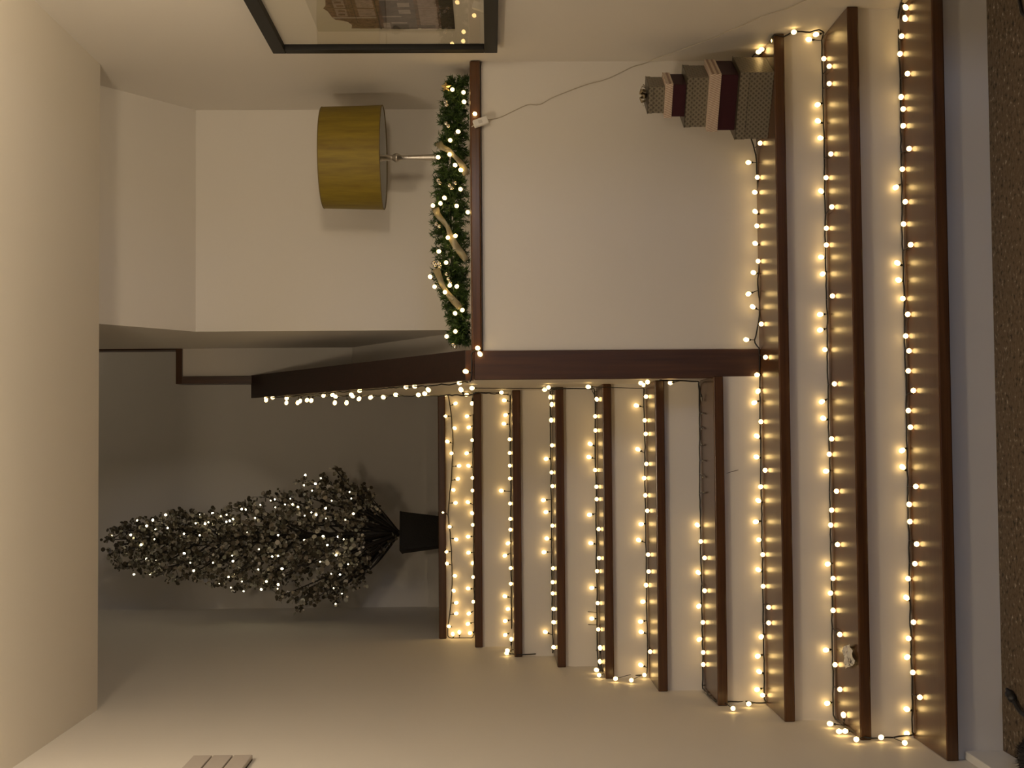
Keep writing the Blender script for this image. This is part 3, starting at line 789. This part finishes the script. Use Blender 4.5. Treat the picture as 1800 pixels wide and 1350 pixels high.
# ================================================================ twig tree on the landing
TX, TY, TZ = -0.462, 7.2, 1.70
tree = tag(empty('twig_tree', (TX, TY, TZ)), 'slim lit twig tree with round sequin leaves in a dark pot on the landing', 'tree')
to = Vector((TX, TY, TZ))
BARK = plain('dark_twig', (0.020, 0.015, 0.011), 0.7)
m = MB()
pv = []
for s_, z in ((0.074, 0.0), (0.098, 0.205), (0.102, 0.218), (0.090, 0.218), (0.086, 0.190)):
    pv.append([(-s_, -s_, z), (s_, -s_, z), (s_, s_, z), (-s_, s_, z)])
fs = []
for i in range(4):
    for k in range(4): fs.append((i*4+k, i*4+(k+1)%4, (i+1)*4+(k+1)%4, (i+1)*4+k))
m.add([v for r_ in pv for v in r_], fs + [(3, 2, 1, 0), (16, 17, 18, 19)])
m.build('pot', paint('dark_pot', (0.016, 0.014, 0.012), 0.7, 0.4, 120), tree, bevel=0.003, rot=(0, 0, 0.16))
OUT = [(183,940,952),(200,928,985),(225,915,1000),(260,905,1008),(300,897,1016),(350,900,1022),(400,893,1036),(440,872,1042),(480,866,1040),(520,842,1060),(560,828,1062),(590,826,1066),(620,846,1052),(650,862,1020),(675,896,985)]
def tree_at(z):
    """axis x and half-width of the crown at height z"""
    rows = [(at(v, (a + b) / 2, Y=TY), (b - a) / 2 * TY / F_PX) for v, a, b in OUT]
    for (p, r1), (q, r2) in zip(rows, rows[1:]):
        if q.z <= z <= p.z:
            t = (z - q.z) / (p.z - q.z); return q.x + (p.x - q.x) * t, r2 + (r1 - r2) * t
    return (rows[0][0].x, rows[0][1]) if z > rows[0][0].z else (rows[-1][0].x, rows[-1][1])
ROWS = [at(v, (a + b) / 2, Y=TY) for v, a, b in OUT]
ztop, zlow = ROWS[0].z, ROWS[-1].z
# trunk: several stems fanning from the pot
trunk = MB()
def stem(p_end, bend, r0, r1):
    p0 = Vector((TX + random.uniform(-.006, .006), TY + random.uniform(-.006, .006), 1.89))
    pts = smooth_path([p0, p0.lerp(p_end, 0.33) + bend, p0.lerp(p_end, 0.7) + bend * 0.5, p_end], 0.03)
    n = len(pts)
    return [p - to for p in pts], [r0 + (r1 - r0) * i / (n - 1) for i in range(n)]
ax_top = Vector((tree_at(ztop - 0.1)[0], TY, ztop - 0.1))
pp, rr = stem(ax_top, Vector((0.01, 0, 0)), 0.014, 0.003); trunk.tube(pp, rr, 7)
trunk.build('trunk', BARK, tree, smooth=True)
tips = []
leaf = MB()
def add_leaf(p, s):
    n_ = Vector((random.gauss(0, .6), random.gauss(-0.9, .6), random.gauss(0.25, .6))).normalized()
    u = n_.orthogonal().normalized(); w = n_.cross(u)
    k = 7
    leaf.add([p + (u * math.cos(2*math.pi*i/k) + w * math.sin(2*math.pi*i/k)) * s - to for i in range(k)], [tuple(range(k))])
twig = MB()
ZLEAF = at(652, 940, Y=TY).z
nbr = 100
for i in range(nbr):
    f = (i + 0.5) / nbr
    zt = zlow + 0.02 + (ztop - zlow - 0.04) * f
    ang = i * 2.39996 + random.uniform(-.3, .3)
    axx, rad = tree_at(zt)
    rr_ = rad * random.uniform(0.72, 1.0)
    tip = Vector((axx + rr_ * math.cos(ang), TY + min(rr_, 0.34) * math.sin(ang), zt + random.uniform(-.01, .03)))
    zs = max(1.95, zt - 0.18 - rad * 0.55)
    if zt < zlow + 0.5:
        s0 = Vector((TX + 0.01 * math.cos(ang), TY + 0.01 * math.sin(ang), 1.93 + 0.04 * random.random()))
    else:
        s0 = Vector((TX + (tree_at(zs)[0] - TX) * 0.5, TY, zs))
    midp = s0.lerp(tip, 0.55) + Vector((0, 0, -0.01)) + Vector((math.cos(ang), math.sin(ang), 0)) * 0.02
    pts = smooth_path([s0, midp, tip], 0.03); n = len(pts)
    b0_ = 0.0095 if zt < zlow + 0.5 else 0.0065
    bm_ = MB(); bm_.tube([p - to for p in pts], [b0_ + (0.0018 - b0_) * k / (n - 1) for k in range(n)], 5)
    br = bm_.build('branch', BARK, tree, smooth=True)
    # twigs and their sequin leaves along the outer part of the branch
    for k in range(int(n * 0.35), n):
        p = pts[k]
        if p.z < ZLEAF: continue
        for _ in range(2):
            d = Vector((random.gauss(0, 1) + 0.8 * math.cos(ang), random.gauss(0, 1) + 0.8 * math.sin(ang), random.gauss(0.5, .8))).normalized()
            ln = random.uniform(0.03, 0.085)
            q = p + d * ln
            ax2, r2 = tree_at(min(max(q.z, zlow), ztop))
            if abs(q.x - ax2) > r2 * 1.04 or q.z > ztop or q.z < ZLEAF - 0.02 or q.y > YT - 0.08: q = p.lerp(q, 0.3)
            twig.tube([p - to, p.lerp(q, .5) + Vector((0, 0, .004)) - to, q - to], [0.0016, 0.0012, 0.0009], 3)
            for _ in range(random.randint(4, 7)):
                c = p.lerp(q, random.uniform(0.35, 1.05)) + Vector((random.gauss(0, .006), random.gauss(0, .006), random.gauss(0, .006)))
                add_leaf(c, random.choice((0.006, 0.007, 0.008, 0.010, 0.012)))
# loose side shoots seen at the crown's edges
for px in ([(690,925),(640,880),(600,838),(587,822)], [(690,925),(650,870),(640,856)], [(560,1045),(535,1060),(524,1072)], [(600,1045),(585,1062)], [(230,930),(200,945),(186,948)], [(235,985),(215,992),(200,984)], [(640,985),(670,965),(698,945)], [(660,900),(650,870),(636,858)]):
    pts = [at(x, y, Y=TY - 0.06) for x, y in px]
    sp = smooth_path(pts, 0.03); twig.tube([p - to for p in sp], 0.0035, 4)
    for p in sp[len(sp) // 3:]:
        for _ in range(5): add_leaf(p + Vector((random.gauss(0, .012), random.gauss(0, .012), random.gauss(0, .012))), random.choice((0.006, 0.008, 0.010)))
for _ in range(260):         # larger pale discs on the near side of the crown
    z_ = random.uniform(ZLEAF + 0.02, ztop - 0.12); ax_, rd_ = tree_at(z_); a_ = random.uniform(math.pi * 1.05, math.pi * 1.95); k_ = random.uniform(0.35, 0.95)
    add_leaf(Vector((ax_ + rd_ * k_ * math.cos(a_), TY + min(rd_, 0.3) * k_ * math.sin(a_), z_)), random.choice((0.010, 0.012, 0.0135)))
tw = twig.build('twigs', BARK, tree); tw['kind'] = 'stuff'
def sequin():
    m, n, l, b = nt('sequin_leaf')
    ge = n.new('ShaderNodeNewGeometry')
    cr = n.new('ShaderNodeValToRGB'); e = cr.color_ramp.elements
    e[0].color = (0.045, 0.036, 0.022, 1); e[1].position = 1.0; e[1].color = (0.62, 0.56, 0.46, 1)
    x = e.new(0.45); x.color = (0.12, 0.10, 0.065, 1); x = e.new(0.7); x.color = (0.30, 0.25, 0.19, 1); x = e.new(0.8); x.color = (0.25, 0.25, 0.20, 1)
    l.new(ge.outputs['Random Per Island'], cr.inputs['Fac']); l.new(cr.outputs[0], b.inputs['Base Color'])
    b.inputs['Roughness'].default_value = 0.3; b.inputs['Metallic'].default_value = 0.2
    return m
lf = leaf.build('leaves', sequin(), tree); lf['kind'] = 'stuff'
tb = Zm(160,900,5.625,[(458,80),(610,83),(740,25),(552,138),(638,170),(757,155),(390,227),(208,235),(625,270),(497,328),(325,418),(445,508),(552,460),(643,482),(582,612),(748,672),(1035,110),(1127,113),(918,215),(925,410),(1017,577),(980,500),(1208,500),(1403,485),(1397,433),(1422,597),(1357,643),(1273,702),(1385,748),(1507,782),(1685,768),(1492,688),(1733,685),(1652,567),(1660,370),(1790,440),(1548,203),(1620,58),(1370,85),(1338,100),(1407,72),(1205,12),(428,616),(1075,232)]) \
   + Zm(460,800,4.655,[(357,162),(483,188),(437,233),(347,248),(235,355),(190,402),(110,427),(107,365),(353,494),(405,470),(445,486),(573,375),(525,432),(525,518),(137,655),(350,692),(500,663),(540,735),(560,823),(608,820),(132,826),(88,832),(477,873),(170,930),(568,970),(640,977),(37,1032),(137,1062),(130,1092),(590,1090),(658,1133),(605,1218),(720,300),(733,353),(753,480),(685,530),(707,893),(670,690),(630,668),(300,425),(413,290),(253,400)]) \
   + [(292,905),(352,905),(388,907),(366,918),(398,905),(425,895),(458,888),(476,880),(432,896)]
for x, y in tb:
    p = at(x, y, Y=TY)
    axx, rad = tree_at(min(max(p.z, zlow), ztop))
    dd = math.sqrt(max(0.0, rad * rad - (p.x - axx) ** 2))
    p = at(x, y, Y=TY - min(dd, 0.3) * random.uniform(0.75, 1.0))
    o = bpy.data.objects.new('bulb', TBM); col.objects.link(o); o.parent = tree; o.location = p - to
    o.rotation_euler = dz(Vector((random.gauss(0, .6), -1, random.gauss(0, .6))))
    s_ = random.choice((0.42, 0.5, 0.6, 0.75)); o.scale = (s_, s_, s_)

# ================================================================ small things
# paper tag lying on the second tread
tagp = [at(x, y, Z=2 * R + 0.004) for x, y in ((1483,1136),(1498,1130),(1507,1168),(1488,1178))]
cen = sum(tagp, Vector()) / 4
tg = tag(empty('paper_tag', cen), 'small crumpled white tag lying on the second lowest tread', 'tag')
def tagm():
    m, n, l, b = nt('printed_tag')
    tc = n.new('ShaderNodeTexCoord'); no = n.new('ShaderNodeTexNoise'); no.inputs['Scale'].default_value = 55; no.inputs['Detail'].default_value = 2
    cr = n.new('ShaderNodeValToRGB'); cr.color_ramp.elements[0].position = 0.36; cr.color_ramp.elements[0].color = (0.14, 0.13, 0.12, 1); cr.color_ramp.elements[1].position = 0.46; cr.color_ramp.elements[1].color = (0.72, 0.70, 0.66, 1)
    l.new(tc.outputs['Object'], no.inputs['Vector']); l.new(no.outputs['Fac'], cr.inputs['Fac']); l.new(cr.outputs[0], b.inputs['Base Color']); b.inputs['Roughness'].default_value = 0.35
    return m
g_ = MB(); N = 6; vs = []; fs = []
for i in range(N + 1):
    for j in range(N + 1):
        p = tagp[0].lerp(tagp[3], i / N).lerp(tagp[1].lerp(tagp[2], i / N), j / N) - cen
        p = p * 0.92; p.z = 0.002 + 0.010 * abs(math.sin(i * 1.1 + j * 0.7)) * (0.3 + 0.7 * random.random())
        vs.append(p)
for i in range(N):
    for j in range(N): fs.append((i*(N+1)+j, (i+1)*(N+1)+j, (i+1)*(N+1)+j+1, i*(N+1)+j+1))
g_.add(vs, fs); o = g_.build('sheet', tagm(), tg); so = o.modifiers.new('thickness', 'SOLIDIFY'); so.thickness = 0.0005

# slotted panel on the left wall
sp_ = tag(empty('wall_vent', (XL, 3.9, 2.15)), 'pale slotted panel mounted high on the left wall', 'vent')
m = MB(); m.box((0.0, -0.15, 0.0), (0.006, 0.182, 0.170)); m.build('backing', plain('dark_slot', (0.06, 0.045, 0.03), 0.8), sp_)
for z0, z1 in ((0.0, 0.053), (0.0575, 0.1125), (0.117, 0.170)):
    m = MB(); m.box((0.002, -0.152, z0), (0.016, 0.184, z1)); m.build('slat', plain('vent_plastic', (0.50, 0.45, 0.41), 0.5), sp_, bevel=0.002)

# black cables and a dark furry bundle on the carpet at the foot of the stairs
pts = [at(x, y, Z=0.012) for x, y in [(1771,1213),(1776,1222),(1783,1234),(1791,1248),(1799,1256),(1812,1262),(1830,1266)]]
c0 = pts[0]
jk = tag(empty('jack_plug_lead', c0), 'black lead with small plug lying on the speckled carpet', 'cable')
m = MB(); m.tube([p - c0 for p in smooth_path(pts, 0.01)], 0.006, 8); m.build('cord', BLACK, jk, smooth=True)
d = (pts[1] - pts[0]).normalized()
m = MB(); m.tube([Vector((0, 0, 0)) - d * 0.006, d * 0.012, d * 0.013, d * 0.04, d * 0.05], [0.004, 0.004, 0.012, 0.012, 0.006], 10); m.build('plug', BLACK, jk, smooth=True)
pts = [at(x, y, Z=0.006) for x, y in [(1785,-25),(1791,0),(1794,14),(1796,24),(1802,28),(1815,30),(1835,29)]]
c0 = pts[0]
bc = tag(empty('floor_cable', c0), 'black cable on the carpet in front of the lowest riser, right corner', 'cable')
m = MB(); m.tube([p - c0 for p in smooth_path(pts, 0.01)], 0.0045, 8); m.build('cord', BLACK, bc, smooth=True)
c0 = Vector((-0.835, 3.615, 0.0))
fp = tag(empty('fluffy_bundle', c0, 0.15), 'dark fluffy bundle on the carpet beside the white baseboard', 'bundle')
body = MB()
prof = [(-0.125, 0.020, 0.03), (-0.10, 0.040, 0.045), (-0.05, 0.046, 0.048), (0.0, 0.044, 0.060), (0.05, 0.048, 0.072), (0.09, 0.044, 0.064), (0.12, 0.026, 0.040), (0.128, 0.008, 0.02)]
vs = []; fs = []; sg = 12
for y, w_, h_ in prof:
    for s_ in range(sg):
        a = 2 * math.pi * s_ / sg
        vs.append((w_ * math.cos(a), y, 0.004 + max(0.0, h_ * 0.5 + h_ * 0.5 * math.sin(a))))
for i in range(len(prof) - 1):
    for s_ in range(sg): fs.append((i*sg+s_, i*sg+(s_+1)%sg, (i+1)*sg+(s_+1)%sg, (i+1)*sg+s_))
body.add(vs, fs + [tuple(range(sg))[::-1], tuple((len(prof)-1)*sg + s_ for s_ in range(sg))])
body.build('core', plain('dark_fur', (0.014, 0.012, 0.012), 0.9), fp, smooth=True)
m = MB(); m.add([(w_ * sx, y, 0.0) for sx in (1,) for y, w_, h_ in prof] + [(-w_, y, 0.0) for y, w_, h_ in prof[::-1]] + [(w_ * 1.02, y, 0.008) for y, w_, h_ in prof] + [(-w_ * 1.02, y, 0.008) for y, w_, h_ in prof[::-1]],
      [tuple(range(15, -1, -1)), tuple(range(16, 32))] + [(i, (i+1) % 16, (i+1) % 16 + 16, i + 16) for i in range(16)])
m.build('underside', plain('bundle_underside', (0.03, 0.026, 0.024), 0.8), fp)
fur = MB()
for _ in range(1400):
    y = random.uniform(-0.12, 0.125)
    for (ya, wa, ha), (yb, wb, hb) in zip(prof, prof[1:]):
        if ya <= y <= yb: t = (y - ya) / (yb - ya); w_, h_ = wa + (wb - wa) * t, ha + (hb - ha) * t
    a = random.uniform(-0.3, math.pi + 0.3)
    p = Vector((w_ * math.cos(a), y, 0.004 + h_ * 0.5 + h_ * 0.5 * math.sin(a)))
    nrm = Vector((math.cos(a), random.gauss(0, .5), math.sin(a) + 0.2)).normalized()
    q = p + nrm * random.uniform(0.008, 0.016); q.z = max(q.z, 0.002)
    sd = nrm.cross(Vector((random.random(), random.random(), random.random()))).normalized() * 0.0009
    fur.add([p - sd, p + sd, q], [(0, 1, 2)])
fo = fur.build('fur', plain('dark_fur_tips', (0.02, 0.017, 0.017), 0.9), fp); fo['kind'] = 'stuff'
